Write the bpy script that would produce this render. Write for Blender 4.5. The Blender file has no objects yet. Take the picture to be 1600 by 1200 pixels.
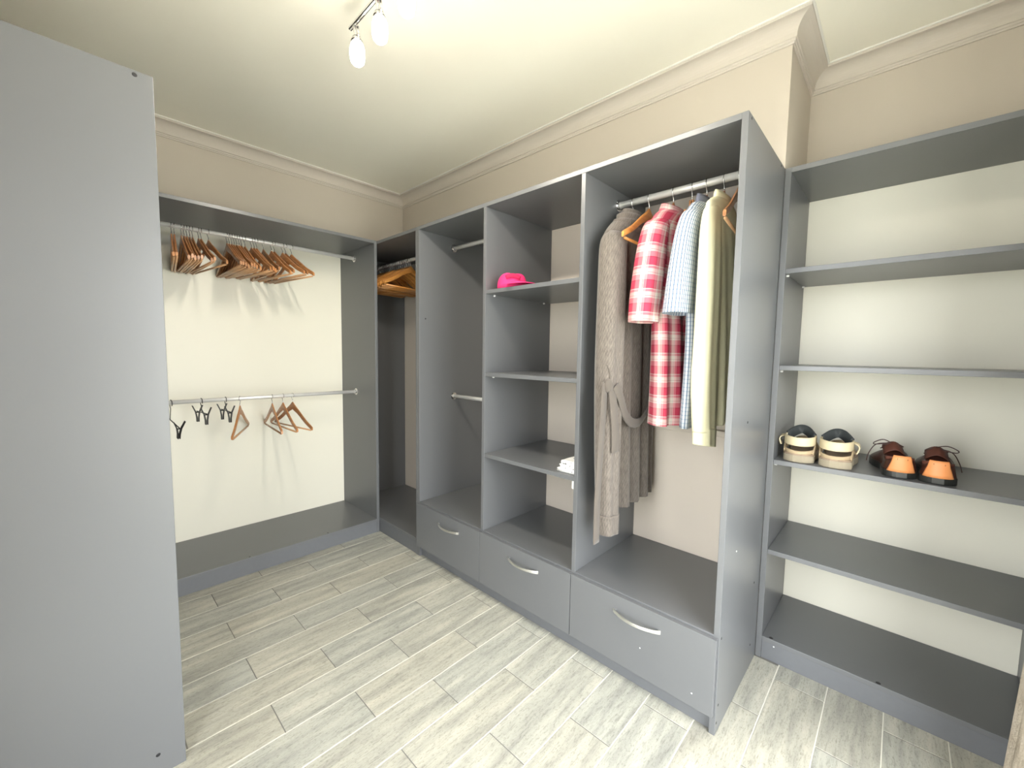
import bpy, bmesh, math, random
from mathutils import Vector, Matrix
random.seed(7)
SC = bpy.context.scene
COL = SC.collection
# ------------------------------------------------------------------ camera
F_PX = 640.62
CAM = Vector((3.2697, -2.0246, 1.3316))
yaw, pit, rol = math.radians(43.3944), math.radians(-4.3385), math.radians(0.8616)
fw = Vector((-math.sin(yaw) * math.cos(pit), math.cos(yaw) * math.cos(pit), math.sin(pit)))
rt = Vector((math.cos(yaw), math.sin(yaw), 0)); up = rt.cross(fw)
R_ = rt * math.cos(rol) + up * math.sin(rol); U_ = up * math.cos(rol) - rt * math.sin(rol)
cd = bpy.data.cameras.new('camera'); cd.sensor_width = 36; cd.lens = F_PX / 1600 * 36; cd.clip_start = 0.02
cam = bpy.data.objects.new('camera', cd); COL.objects.link(cam)
M3 = Matrix((R_, U_, -fw)).transposed()
cam.matrix_world = Matrix.Translation(CAM) @ M3.to_4x4()
SC.camera = cam
# ------------------------------------------------------------------ world: bright overcast daylight seen through the garden door
w = bpy.data.worlds.new('sky'); SC.world = w; w.use_nodes = True
bg = w.node_tree.nodes['Background']; bg.inputs[0].default_value = (0.95, 0.98, 1.0, 1); bg.inputs[1].default_value = 12.5
DOOR_Y0, DOOR_Y1, DOOR_Z = -1.62, -0.45, 2.12
pl = bpy.data.lights.new('door_portal', 'AREA'); pl.shape = 'RECTANGLE'; pl.size = DOOR_Z; pl.size_y = DOOR_Y1 - DOOR_Y0
pl.cycles.is_portal = True
po = bpy.data.objects.new('door_portal', pl); COL.objects.link(po)
po.location = (3.74, (DOOR_Y0 + DOOR_Y1) / 2, DOOR_Z / 2); po.rotation_euler = (0, math.radians(90), 0)
WIN_X0, WIN_X1, WIN_Z0, WIN_Z1 = 2.42, 3.16, 0.0, 2.12
p2 = bpy.data.lights.new('front_portal', 'AREA'); p2.shape = 'RECTANGLE'; p2.size = WIN_X1 - WIN_X0; p2.size_y = WIN_Z1 - WIN_Z0; p2.cycles.is_portal = True
po2 = bpy.data.objects.new('front_portal', p2); COL.objects.link(po2); po2.location = ((WIN_X0 + WIN_X1) / 2, -2.43, (WIN_Z0 + WIN_Z1) / 2); po2.rotation_euler = (math.radians(90), 0, 0)
sd = bpy.data.lights.new('sun', 'SUN'); sd.energy = 50.0; sd.angle = math.radians(1.0); sd.color = (1, .97, .9)
so_ = bpy.data.objects.new('sun', sd); COL.objects.link(so_); so_.location = (-4, 2, 8); so_.rotation_euler = Vector((.60, -.30, -.75)).to_track_quat('-Z', 'Y').to_euler()
LAMP_STRENGTH, LAMP_WATTS = 14.0, 13.0
vs = SC.view_settings
vs.view_transform = 'Standard'; vs.look = 'None'; vs.gamma = 1; vs.use_curve_mapping = False; vs.exposure = 0.24

# ------------------------------------------------------------------ materials
def srgb(r, g, b):
    f = lambda c: (c / 255 / 12.92) if c / 255 <= 0.04045 else ((c / 255 + 0.055) / 1.055) ** 2.4
    return (f(r), f(g), f(b), 1)
class NT:
    def __init__(s, name):
        s.m = bpy.data.materials.new(name); s.m.use_nodes = True
        s.t = s.m.node_tree; s.b = s.t.nodes['Principled BSDF']
    def n(s, typ, **kw):
        x = s.t.nodes.new(typ)
        for k, v in kw.items():
            if k.startswith('i_'):
                key = k[2:]; x.inputs[int(key) if key.isdigit() else key.replace('_', ' ')].default_value = v
            else: setattr(x, k, v)
        return x
    def l(s, a, b): s.t.links.new(a, b)
    def math(s, op, a, b=None, c=None):
        x = s.t.nodes.new('ShaderNodeMath'); x.operation = op
        for i, v in enumerate((a, b, c)):
            if v is None: continue
            if isinstance(v, (int, float)): x.inputs[i].default_value = v
            else: s.l(v, x.inputs[i])
        return x.outputs[0]
    def mix(s, fac, a, b, blend='MIX'):
        x = s.t.nodes.new('ShaderNodeMix'); x.data_type = 'RGBA'; x.blend_type = blend
        for sock, v in ((x.inputs[0], fac), (x.inputs[6], a), (x.inputs[7], b)):
            if isinstance(v, (int, float, tuple)): sock.default_value = v
            else: s.l(v, sock)
        return x.outputs[2]
    def ramp(s, fac, stops, interp='LINEAR'):
        x = s.t.nodes.new('ShaderNodeValToRGB'); x.color_ramp.interpolation = interp
        e = x.color_ramp.elements
        e[0].position, e[0].color = stops[0]; e[1].position, e[1].color = stops[1]
        for p, c in stops[2:]:
            q = e.new(p); q.color = c
        s.l(fac, x.inputs[0]); return x.outputs[0]
    def bump(s, h, strength=0.2, dist=0.01):
        x = s.t.nodes.new('ShaderNodeBump'); x.inputs['Strength'].default_value = strength; x.inputs['Distance'].default_value = dist
        s.l(h, x.inputs['Height']); s.l(x.outputs[0], s.b.inputs['Normal'])
    def coord(s, out='Object'): return s.n('ShaderNodeTexCoord').outputs[out]
    def noise(s, vec, scale, detail=3, rough=.5, stretch=None):
        if stretch:
            mp = s.n('ShaderNodeMapping'); mp.inputs['Scale'].default_value = stretch; s.l(vec, mp.inputs[0]); vec = mp.outputs[0]
        x = s.n('ShaderNodeTexNoise'); x.inputs['Scale'].default_value = scale; x.inputs['Detail'].default_value = detail; x.inputs['Roughness'].default_value = rough
        s.l(vec, x.inputs[0]); return x.outputs[0]
    def set(s, **kw):
        for k, v in kw.items(): s.b.inputs[k.replace('_', ' ')].default_value = v
        return s.m

def paint(name, col, rough=.8, var=.04):
    t = NT(name); nz = t.noise(t.coord(), 3.0, 4)
    c2 = tuple(c * (1 - var) for c in col[:3]) + (1,)
    t.l(t.mix(nz, col, c2), t.b.inputs['Base Color']); t.set(Roughness=rough)
    t.bump(t.noise(t.coord(), 220, 2), .04, .002); return t.m
def plain(name, col, rough=.5, metal=0.0, **kw):
    t = NT(name); nz = t.noise(t.coord(), 40, 3)
    t.l(t.mix(nz, col, tuple(c * .9 for c in col[:3]) + (1,)), t.b.inputs['Base Color'])
    t.set(Roughness=rough, Metallic=metal, **kw); return t.m

M = {}
M['wall'] = paint('taupe_wall_paint', srgb(200, 191, 179))
M['cornice'] = paint('cornice_paint', srgb(208, 200, 190))
M['ceiling'] = paint('cream_ceiling_paint', srgb(251, 248, 235))
M['white'] = paint('white_paint', srgb(238, 237, 230), .6)
M['board_white'] = paint('white_backing_board', srgb(224, 221, 206), .45, .02)
def melamine():
    t = NT('slate_grey_melamine'); o = t.coord()
    nz = t.noise(o, 2.0, 3)
    t.l(t.mix(nz, (0.130, 0.135, 0.140, 1), (0.120, 0.124, 0.129, 1)), t.b.inputs['Base Color'])
    t.set(Roughness=.33)
    t.bump(t.noise(o, 500, 2), .03, .001); return t.m
M['grey'] = melamine()
M['kick'] = plain('slate_grey_kick_board', (0.132, 0.138, 0.147, 1), .42)
M['screw'] = plain('dark_screw_cap', (0.02, 0.02, 0.022, 1), .4)
M['chip_sheen'] = plain('pale_chip_sheen', (0.75, 0.75, 0.72, 1), .6)  # shared by chipped paint spots and the sheen painted on the shelf kick
M['rail'] = plain('satin_aluminium', (0.80, 0.79, 0.76, 1), .38, 0.35)
M['chrome'] = plain('polished_chrome', (0.85, 0.85, 0.85, 1), .12, 1.0)
M['handle'] = plain('brushed_steel_handle', (0.80, 0.80, 0.79, 1), .30, 1.0)
M['wire'] = plain('steel_wire', (0.70, 0.70, 0.70, 1), .2, 1.0)
M['black'] = plain('black_plastic', (0.018, 0.019, 0.018, 1), .4)
M['pin'] = plain('white_shelf_pin', (0.8, 0.8, 0.78, 1), .3)
def wood(name, a, b, rough=.32):
    t = NT(name); o = t.coord()
    g = t.noise(o, 14, 4, .6, (1.0, 8, 8))
    rnd = t.n('ShaderNodeObjectInfo').outputs['Random']
    c = t.ramp(g, [(0.3, a), (0.7, b)])
    v = t.math('MULTIPLY_ADD', rnd, .45, .72)
    x = t.n('ShaderNodeHueSaturation'); t.l(c, x.inputs['Color']); t.l(v, x.inputs['Value'])
    t.l(x.outputs[0], t.b.inputs['Base Color']); t.set(Roughness=rough); t.b.inputs['Coat Weight'].default_value = .25
    return t.m
M['hwood'] = wood('varnished_hanger_wood', (0.34, 0.135, 0.045, 1), (0.50, 0.23, 0.085, 1))
M['hwood2'] = wood('golden_hanger_wood', (0.52, 0.21, 0.045, 1), (0.66, 0.31, 0.085, 1))
M['hbar'] = wood('pale_bar_wood', (0.50, 0.27, 0.13, 1), (0.60, 0.36, 0.19, 1), .45)
def floor_mat():
    t = NT('weathered_wood_look_tile'); tc = t.n('ShaderNodeTexCoord'); oi = t.n('ShaderNodeObjectInfo')
    ad = t.n('ShaderNodeVectorMath', operation='ADD'); sc = t.n('ShaderNodeVectorMath', operation='SCALE')
    cb = t.n('ShaderNodeCombineXYZ'); t.l(oi.outputs['Random'], cb.inputs[0]); t.l(oi.outputs['Random'], cb.inputs[1]); t.l(oi.outputs['Random'], cb.inputs[2])
    t.l(cb.outputs[0], sc.inputs[0]); sc.inputs['Scale'].default_value = 37.0
    t.l(tc.outputs['Object'], ad.inputs[0]); t.l(sc.outputs[0], ad.inputs[1]); v = ad.outputs[0]
    broad = t.noise(v, 5, 3, .55, (5.0, .55, 1))
    streak = t.noise(v, 24, 6, .70, (5.0, .7, 1))
    fine = t.noise(v, 75, 5, .8, (3.2, 1.0, 1))
    knot = t.noise(v, 9, 2, .5, (1.6, .7, 1))
    c = t.ramp(broad, [(.28, srgb(146, 146, 140)), (.50, srgb(170, 170, 161)), (.72, srgb(190, 188, 177))])
    s2 = t.ramp(streak, [(.34, (.66, .66, .64, 1)), (.47, (.95, .95, .94, 1)), (.7, (1.0, .99, .97, 1))])
    c = t.mix(.85, c, s2, 'MULTIPLY')
    f2 = t.ramp(fine, [(.36, (.55, .55, .52, 1)), (.47, (1, 1, 1, 1))])
    k2 = t.ramp(knot, [(.5, (0, 0, 0, 1)), (.68, (1, 1, 1, 1))])
    c = t.mix(.8, c, f2, 'MULTIPLY')
    tint = t.mix(oi.outputs['Random'], (0.95, 0.955, 0.95, 1), (1.0, 0.97, 0.92, 1))
    c = t.mix(1.0, c, tint, 'MULTIPLY')
    t.l(c, t.b.inputs['Base Color']); t.set(Roughness=.42)
    t.bump(t.math('ADD', streak, fine), .12, .003); return t.m
M['tile'] = floor_mat()
def grout():
    t = NT('pale_long_joints_dark_butt_joints'); sp = t.n('ShaderNodeSeparateXYZ'); t.l(t.coord(), sp.inputs[0])
    d = t.math('ABSOLUTE', t.math('SUBTRACT', t.math('FRACT', t.math('MULTIPLY_ADD', sp.outputs[0], 1 / .1677, .5 - .622 / .1677)), .5))
    t.l(t.mix(t.math('LESS_THAN', d, .016), (.17, .165, .15, 1), srgb(214, 212, 200)), t.b.inputs['Base Color']); t.set(Roughness=.85); return t.m
M['grout'] = grout()
M['ground'] = paint('sunlit_lawn', (0.45, 0.45, 0.40, 1), .9, .2)

def stripes(t, axis_out, period, stops):
    return t.ramp(t.math('FRACT', t.math('MULTIPLY', axis_out, 1 / period)), stops, 'CONSTANT')
def weave(t, o, scale=900):
    t.bump(t.noise(o, scale, 2), .15, .001)
def plaid():
    t = NT('pink_plaid_cotton'); at_ = t.n('ShaderNodeUVMap'); sp = t.n('ShaderNodeSeparateXYZ'); t.l(at_.outputs[0], sp.inputs[0])
    P = (.44, .085, .12, 1); L = (.54, .25, .27, 1); Wt = (.62, .59, .53, 1); D = (.26, .04, .06, 1); G = (.28, .19, .21, 1)
    st = [(0, P), (.24, G), (.27, L), (.46, Wt), (.60, G), (.62, Wt), (.66, L), (.78, D), (.81, P)]
    st2 = [(0, L), (.22, D), (.26, P), (.50, P), (.60, Wt), (.64, L), (.74, Wt), (.90, G), (.92, Wt)]
    a = stripes(t, sp.outputs[0], .082, st); b = stripes(t, sp.outputs[1], .088, st2)
    c = t.mix(.5, a, b); hs = t.n('ShaderNodeHueSaturation'); hs.inputs['Saturation'].default_value = 1.15; t.l(c, hs.inputs['Color'])
    t.l(hs.outputs[0], t.b.inputs['Base Color']); t.set(Roughness=.85); weave(t, t.coord()); return t.m
def blue_check():
    t = NT('blue_white_check_cotton'); at_ = t.n('ShaderNodeUVMap'); sp = t.n('ShaderNodeSeparateXYZ'); t.l(at_.outputs[0], sp.inputs[0])
    Wt = (.54, .58, .63, 1); B = (.13, .18, .27, 1)
    a = stripes(t, sp.outputs[0], .0125, [(0, Wt), (.62, B), (.95, Wt)])
    b = stripes(t, sp.outputs[1], .016, [(0, (1, 1, 1, 1)), (.70, (.72, .78, .86, 1))])
    t.l(t.mix(1.0, a, b, 'MULTIPLY'), t.b.inputs['Base Color']); t.set(Roughness=.85); weave(t, t.coord()); return t.m
def knit():
    t = NT('taupe_marl_waffle_knit'); at_ = t.n('ShaderNodeUVMap'); sp = t.n('ShaderNodeSeparateXYZ'); t.l(at_.outputs[0], sp.inputs[0])
    o = at_.outputs[0]
    n1 = t.noise(o, 60, 4, .7, (3.0, .5, 1)); n2 = t.noise(o, 420, 2, .6)
    c = t.ramp(n1, [(.32, srgb(86, 79, 73)), (.68, srgb(122, 114, 106))])
    dg = t.math('FRACT', t.math('MULTIPLY', t.math('ADD', sp.outputs[0], t.math('MULTIPLY', sp.outputs[1], .45)), 1 / .011))
    line = t.ramp(dg, [(0, (.66, .65, .63, 1)), (.22, (1, 1, 1, 1)), (.85, (1, 1, 1, 1)), (1, (.66, .65, .63, 1))])
    c = t.mix(.8, c, line, 'MULTIPLY'); c = t.mix(.5, c, t.ramp(n2, [(.3, (.72, .70, .68, 1)), (.6, (1, 1, 1, 1))]), 'MULTIPLY')
    t.l(c, t.b.inputs['Base Color']); t.set(Roughness=.95); t.b.inputs['Sheen Weight'].default_value = .2
    t.bump(t.math('ADD', dg, n2), .25, .002); return t.m
M['plaid'] = plaid(); M['blue'] = blue_check(); M['knit'] = knit()
M['yellow'] = plain('pale_yellow_cotton', srgb(244, 239, 202), .85)
M['navy'] = plain('grey_blue_lining', srgb(110, 114, 130), .9)
M['pink'] = plain('hot_pink_cotton', srgb(240, 50, 120), .8)
M['pinkdark'] = plain('dark_pink_cotton', srgb(170, 16, 70), .8)
def print_cloth():
    t = NT('white_printed_cloth'); o = t.coord(); n = t.noise(o, 70, 2, .5)
    t.l(t.ramp(n, [(.0, (.12, .12, .12, 1)), (.36, (.18, .18, .18, 1)), (.40, (.86, .86, .83, 1))]), t.b.inputs['Base Color']); t.set(Roughness=.9); return t.m
M['print'] = print_cloth()
M['sand'] = plain('worn_beige_suede', srgb(176, 156, 124), .8)
M['sandlight'] = plain('cream_leather_strap', srgb(206, 192, 158), .55)
M['insole'] = plain('taupe_insole', srgb(150, 130, 110), .8)
M['darkcloth'] = plain('charcoal_padding', (0.03, 0.035, 0.035, 1), .7)
M['sole'] = plain('grey_beige_sole', srgb(150, 140, 120), .8)
M['tan'] = plain('tan_leather', srgb(206, 134, 80), .5)
M['brown'] = plain('dark_brown_leather', srgb(58, 30, 22), .4)
M['lining'] = plain('reddish_brown_lining', srgb(92, 52, 40), .6)
M['blacksole'] = plain('black_rubber_sole', (0.015, 0.016, 0.015, 1), .35)
def mottled():
    t = NT('mottled_beige_cloth'); o = t.coord()
    t.l(t.ramp(t.noise(o, 9, 5, .6), [(.35, srgb(168, 155, 136)), (.55, srgb(200, 188, 170)), (.7, srgb(214, 204, 190))]), t.b.inputs['Base Color'])
    t.set(Roughness=.95); t.bump(t.noise(o, 160, 3), .3, .004); return t.m
M['sack'] = mottled()
def bulb():
    t = NT('lit_crystal_glass'); o = t.coord(); v = t.n('ShaderNodeTexVoronoi'); v.inputs['Scale'].default_value = 60; t.l(o, v.inputs[0])
    t.b.inputs['Base Color'].default_value = (1, 1, 1, 1); t.b.inputs['Emission Color'].default_value = (1, .93, .80, 1)
    t.b.inputs['Emission Strength'].default_value = LAMP_STRENGTH; t.set(Roughness=.1); t.bump(v.outputs[0], .3, .004); return t.m
M['bulb'] = bulb()

# ------------------------------------------------------------------ mesh helpers
class MB:
    def __init__(s): s.v = []; s.f = []; s.uv = {}
    def box(s, x0, x1, y0, y1, z0, z1):
        b = len(s.v)
        s.v += [(x, y, z) for z in (z0, z1) for y in (y0, y1) for x in (x0, x1)]
        s.f += [tuple(b + i for i in q) for q in ((0, 2, 3, 1), (4, 5, 7, 6), (0, 1, 5, 4), (2, 6, 7, 3), (0, 4, 6, 2), (1, 3, 7, 5))]
        return s
    def loft(s, rings, caps=True, closed=True, uvs=None):
        n = len(rings[0]); b = len(s.v)
        for r in rings: s.v += [tuple(p) for p in r]
        for i in range(len(rings) - 1):
            for j in range(n if closed else n - 1):
                k = (j + 1) % n
                f = (b + i * n + j, b + i * n + k, b + (i + 1) * n + k, b + (i + 1) * n + j)
                if uvs:
                    s.uv[len(s.f)] = [uvs[i][j], uvs[i][j + 1], uvs[i + 1][j + 1], uvs[i + 1][j]]
                s.f.append(f)
        if caps and closed:
            s.f.append(tuple(b + j for j in reversed(range(n)))); s.f.append(tuple(b + (len(rings) - 1) * n + j for j in range(n)))
        return s
    def tube(s, pts, r, n=10, caps=True):
        pts = [Vector(p) for p in pts]; rr = r if isinstance(r, (list, tuple)) else [r] * len(pts)
        rings = []; pn = None
        for i, p in enumerate(pts):
            t = (pts[min(i + 1, len(pts) - 1)] - pts[max(i - 1, 0)]).normalized()
            if pn is None:
                a = Vector((0, 0, 1)) if abs(t.z) < .9 else Vector((1, 0, 0)); pn = t.cross(a).normalized()
            else:
                pn = (pn - t * pn.dot(t)).normalized()
            q = t.cross(pn)
            rings.append([p + (pn * math.cos(2 * math.pi * j / n) + q * math.sin(2 * math.pi * j / n)) * rr[i] for j in range(n)])
        return s.loft(rings, caps)
    def ribbon(s, pts, wdir, w, th):
        """flat band along pts; wdir gives the width direction (per point or one)"""
        pts = [Vector(p) for p in pts]; rings = []
        for i, p in enumerate(pts):
            t = (pts[min(i + 1, len(pts) - 1)] - pts[max(i - 1, 0)]).normalized()
            wd = Vector(wdir[i] if isinstance(wdir, list) else wdir); wd = (wd - t * wd.dot(t)).normalized(); nn = t.cross(wd)
            ww = (w[i] if isinstance(w, list) else w) / 2; tt = th / 2
            rings.append([p + wd * a * ww + nn * b_ * tt for a, b_ in ((-1, -.5), (-.9, -1), (.9, -1), (1, -.5), (1, .5), (.9, 1), (-.9, 1), (-1, .5))])
        return s.loft(rings)
    def lathe(s, prof, c=(0, 0, 0), n=20, axis='z'):
        rings = []
        for r, h in prof:
            ring = []
            for j in range(n):
                a = 2 * math.pi * j / n; x, y = r * math.cos(a), r * math.sin(a)
                p = {'z': (x, y, h), 'x': (h, x, y), 'y': (y, h, x)}[axis]
                ring.append((p[0] + c[0], p[1] + c[1], p[2] + c[2]))
            rings.append(ring)
        return s.loft(rings)
    def sphere(s, c, rx, ry, rz, n=14, m=8):
        return s.loft([[(c[0] + rx * math.sin(math.pi * (i + .02) / (m + .04)) * math.cos(2 * math.pi * j / n), c[1] + ry * math.sin(math.pi * (i + .02) / (m + .04)) * math.sin(2 * math.pi * j / n), c[2] - rz * math.cos(math.pi * (i + .02) / (m + .04))) for j in range(n)] for i in range(m + 1)])
    def mesh(s, name, mat, off=(0, 0, 0), smooth=False):
        me = bpy.data.meshes.new(name)
        me.from_pydata([(x - off[0], y - off[1], z - off[2]) for x, y, z in s.v], [], s.f); me.update()
        bm = bmesh.new(); bm.from_mesh(me)
        if s.uv:
            lay = bm.loops.layers.uv.new('UVMap'); bm.faces.ensure_lookup_table()
            for i, q in s.uv.items():
                for lp, u in zip(bm.faces[i].loops, q): lp[lay].uv = u
        bmesh.ops.recalc_face_normals(bm, faces=bm.faces); bm.to_mesh(me); bm.free()
        me.materials.append(M[mat] if isinstance(mat, str) else mat)
        if smooth:
            for p in me.polygons: p.use_smooth = True
        return me
    def build(s, name, mat, parent=None, smooth=False, bevel=0, local=False, sub=0, solid=0):
        off = (0, 0, 0)
        if parent is not None and not local:
            p = parent; off = Vector((0, 0, 0))
            while p: off = off + p.location; p = p.parent
        o = bpy.data.objects.new(name, s.mesh(name, mat, off, smooth)); COL.objects.link(o); o.parent = parent
        if bevel:
            b = o.modifiers.new('bevel', 'BEVEL'); b.width = bevel; b.segments = 2; b.limit_method = 'ANGLE'
        if solid:
            b = o.modifiers.new('cloth thickness', 'SOLIDIFY'); b.thickness = solid; b.offset = 0
        if sub:
            b = o.modifiers.new('subdivision', 'SUBSURF'); b.levels = sub; b.render_levels = sub
        return o
def B(*a): return MB().box(*a)
def tag(o, label=None, cat=None, group=None, kind=None):
    for k, v in (('label', label), ('category', cat), ('group', group), ('kind', kind)):
        if v: o[k] = v
    return o
def thing(name, loc, label, cat, group=None, rot=(0, 0, 0)):
    o = bpy.data.objects.new(name, None); COL.objects.link(o); o.location = loc; o.rotation_euler = rot; o.empty_display_size = .05
    return tag(o, label, cat, group)
def struct(name, mb, mat, label=None, **kw):
    return tag(mb.build(name, mat, **kw), label, None, None, 'structure')
def copy_tree(o, parent=None):
    c = o.copy(); COL.objects.link(c); c.parent = parent
    for ch in o.children: copy_tree(ch, c)
    return c

# ------------------------------------------------------------------ room shell
H, T = 2.1, 0.02                      # cabinet height, board thickness
XA, YB = 0.548, -0.548                # fronts of the left unit and of the back run
X1, X2, X3, X4 = 1.067, 1.674, 2.276, 2.8765
XR, YN, YF, ZC = 3.70, 0.458, -2.39, 2.672
struct('wall_left', B(-.1, 0, YF - .1, 0, 0, ZC), 'wall', 'taupe wall behind the hanger rails')
struct('wall_back', B(-.1, 2.8755, 0, YN + .1, 0, ZC), 'wall', 'taupe wall behind the drawer wardrobe with a projecting corner')
struct('wall_niche', B(2.8755, XR + .1, YN, YN + .1, 0, ZC), 'wall', 'taupe recessed wall behind the open shoe shelves')
wf = MB(); wf.box(0, WIN_X0, YF - .1, YF, 0, ZC); wf.box(WIN_X1, XR + .1, YF - .1, YF, 0, ZC); wf.box(WIN_X0, WIN_X1, YF - .1, YF, WIN_Z1, ZC)
struct('wall_front', wf, 'wall', 'taupe wall behind the camera with a garden door opening')
dm = MB(); dm.box(WIN_X0 - .05, WIN_X0, YF - .11, YF + .01, 0, WIN_Z1 + .05); dm.box(WIN_X1, WIN_X1 + .05, YF - .11, YF + .01, 0, WIN_Z1 + .05); dm.box(WIN_X0, WIN_X1, YF - .11, YF + .01, WIN_Z1, WIN_Z1 + .05)
struct('door_2', dm, 'white', 'white frame of the open door behind the camera', bevel=.004)
wr = MB(); wr.box(XR, XR + .1, DOOR_Y1, YN, 0, ZC); wr.box(XR, XR + .1, YF, DOOR_Y0, 0, ZC); wr.box(XR, XR + .1, DOOR_Y0, DOOR_Y1, DOOR_Z, ZC)
struct('wall_right', wr, 'wall', 'taupe wall with the garden door opening')
struct('ceiling', B(-.1, XR + .1, YF - .1, YN + .1, ZC, ZC + .1), 'ceiling', 'plain cream ceiling')
dm = MB(); dm.box(XR - .01, XR + .11, DOOR_Y0 - .05, DOOR_Y0, 0, DOOR_Z + .05); dm.box(XR - .01, XR + .11, DOOR_Y1, DOOR_Y1 + .05, 0, DOOR_Z + .05); dm.box(XR - .01, XR + .11, DOOR_Y0, DOOR_Y1, DOOR_Z, DOOR_Z + .05)
struct('door_1', dm, 'white', 'white frame of the open garden door', bevel=.004)
struct('ground', B(-16, 24, -20, 14, -.14, -.08), 'ground', 'pale dry lawn outside the garden door')
fl = struct('floor', B(-.1, XR + .1, YF - .1, YN + .1, -.06, -.0015), 'grout', 'pale wood-look plank tiles in running bond with light grout')
PITCH, PLEN, GAP = 0.1677, 0.496, 0.0036
tile_cache = {}
for k in range(-1, 20):
    xa = .622 + k * PITCH + GAP / 2; xb = min(xa + PITCH - GAP, XR - .002)
    if xb - xa < .02: continue
    j0 = (-.593 if k % 2 == 0 else -.345) - PLEN * 6
    for i in range(9):
        ya = j0 + i * PLEN + GAP / 2; yb = ya + PLEN - GAP
        ya = max(ya, YF + .002); yb = min(yb, .05 if xa > 2.877 else -.005)
        if xa < 2.877 < xb: yb = min(yb, -.005) if yb > 0 and xa < 2.79 else yb
        if yb - ya < .015: continue
        key = (round(xb - xa, 3), round(yb - ya, 3))
        if key not in tile_cache:
            wx, wy = (xb - xa) / 2, (yb - ya) / 2; m = MB(); e = .0012
            m.loft([[(sx * (wx - c), sy * (wy - c), z) for sx, sy in ((-1, -1), (1, -1), (1, 1), (-1, 1))] for c, z in ((0, -.0015), (0, -.0008), (e, 0))])
            tile_cache[key] = m.mesh('plank', 'tile')
        o = bpy.data.objects.new('plank', tile_cache[key]); COL.objects.link(o); o.parent = fl; o.location = ((xa + xb) / 2, (ya + yb) / 2, 0)
# cornice swept round the room
poly = [Vector(p) for p in ((0, YF), (XR, YF), (XR, YN), (2.8755, YN), (2.8755, 0), (0, 0))]
def sweep(prof):
    m = MB(); n = len(poly); rings = []
    for i in range(n + 1):
        v = poly[i % n]; a = (v - poly[(i - 1) % n]).normalized(); b = (poly[(i + 1) % n] - v).normalized()
        n1, n2 = Vector((-a.y, a.x)), Vector((-b.y, b.x)); q = (n1 + n2) / (1 + n1.dot(n2))
        rings.append([(v.x + q.x * d, v.y + q.y * d, z) for d, z in prof])
    return m.loft(rings, caps=False)
cv = [(.016 + .046 * (1 - math.cos(a)), 2.606 + .050 * math.sin(a)) for a in [i * math.pi / 16 for i in range(9)]]
tr = struct('trim_1', sweep([(0, 2.580), (.007, 2.580), (.007, 2.587), (.011, 2.589), (.011, 2.597), (.016, 2.599)] + cv + [(.068, 2.657), (.068, ZC), (0, ZC)]), 'cornice', 'moulded taupe cornice under the ceiling')
tag(sweep([(.066, 2.6665), (.075, 2.6665), (.075, ZC - .0002), (.066, ZC - .0002)]).build('bead', 'white', tr), 'thin white bead along the ceiling')

# ------------------------------------------------------------------ cabinet parts
def board(name, root, *a, mat='grey', label=None):
    o = B(*a).build(name, mat, root, bevel=.0012)
    if label: o['label'] = label
    return o
def rail(root, axis, fixed, a, b, z, r=.0125):
    m = MB()
    P = (lambda u: (fixed, u, z)) if axis == 'y' else (lambda u: (u, fixed, z))
    m.tube([P(a), P(b)], r, 16)
    o = m.build('hanging_rail', 'rail', root, smooth=False)
    for p in o.data.polygons: p.use_smooth = len(p.vertices) == 4
    for u, s in ((a, 1), (b, -1)):
        f = MB(); c = P(u)
        f.lathe([(.0, 0), (r + .012, 0), (r + .012, s * .004), (r + .004, s * .006), (r + .004, s * .014), (r + .0005, s * .014)], c, 18, axis)
        for q in range(3):
            an = 2 * math.pi * q / 3 + .5; d = r + .008; h = s * .005
            cc = (c[0] + d * math.cos(an), c[1] + h, c[2] + d * math.sin(an)) if axis == 'y' else (c[0] + h, c[1] + d * math.cos(an), c[2] + d * math.sin(an))
            f.sphere(cc, .0025, .0025, .0025, 8, 5)
        f.build('flange', 'chrome', o)
    return o
def cap(root, c, axis, s=1, r=.0055, mat='screw', name='screw_cap'):
    return MB().lathe([(.0001, 0), (r, 0), (r * .8, s * .0010), (.0001, s * .0012)], c, 10, axis).build(name, mat, root)
def pins(root, x, s, z, ys):
    for y in ys:
        m = MB().lathe([(.0001, 0), (.0045, 0), (.0045, s * .009), (.0001, s * .010)], (x, y, z - .005), 10, 'x')
        m.build('shelf_pin', 'pin', root)

# --- left hanger unit
A0 = -1.842
u = thing('hanging_unit', (.274, -1.2, 0), 'open slate grey hanging unit with two rails and white back on the left wall', 'wardrobe')
board('end_panel', u, .002, XA, YB - T, YB - .0005, 0, H)
board('end_panel', u, .002, XA, A0 + .0005, A0 + T, 0, H)
board('top_panel', u, .010, XA, A0 + T, YB - T, H - T, H)
board('bottom_panel', u, .010, XA, A0 + T, YB - T, .08, .10)
board('kick_board', u, XA - .022, XA - .003, A0 + T, YB - T, 0, .08, mat='kick')
board('back_panel', u, .002, .010, A0 + T, YB - T, 0, H, mat='board_white', label='white backing board')
rail(u, 'y', .252, A0 + T, YB - T, 2.016); rail(u, 'y', .252, A0 + T, YB - T, 1.019)
for c in ((.533, -1.377, .10), (.530, -.917, .10)): cap(u, c, 'z')
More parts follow.
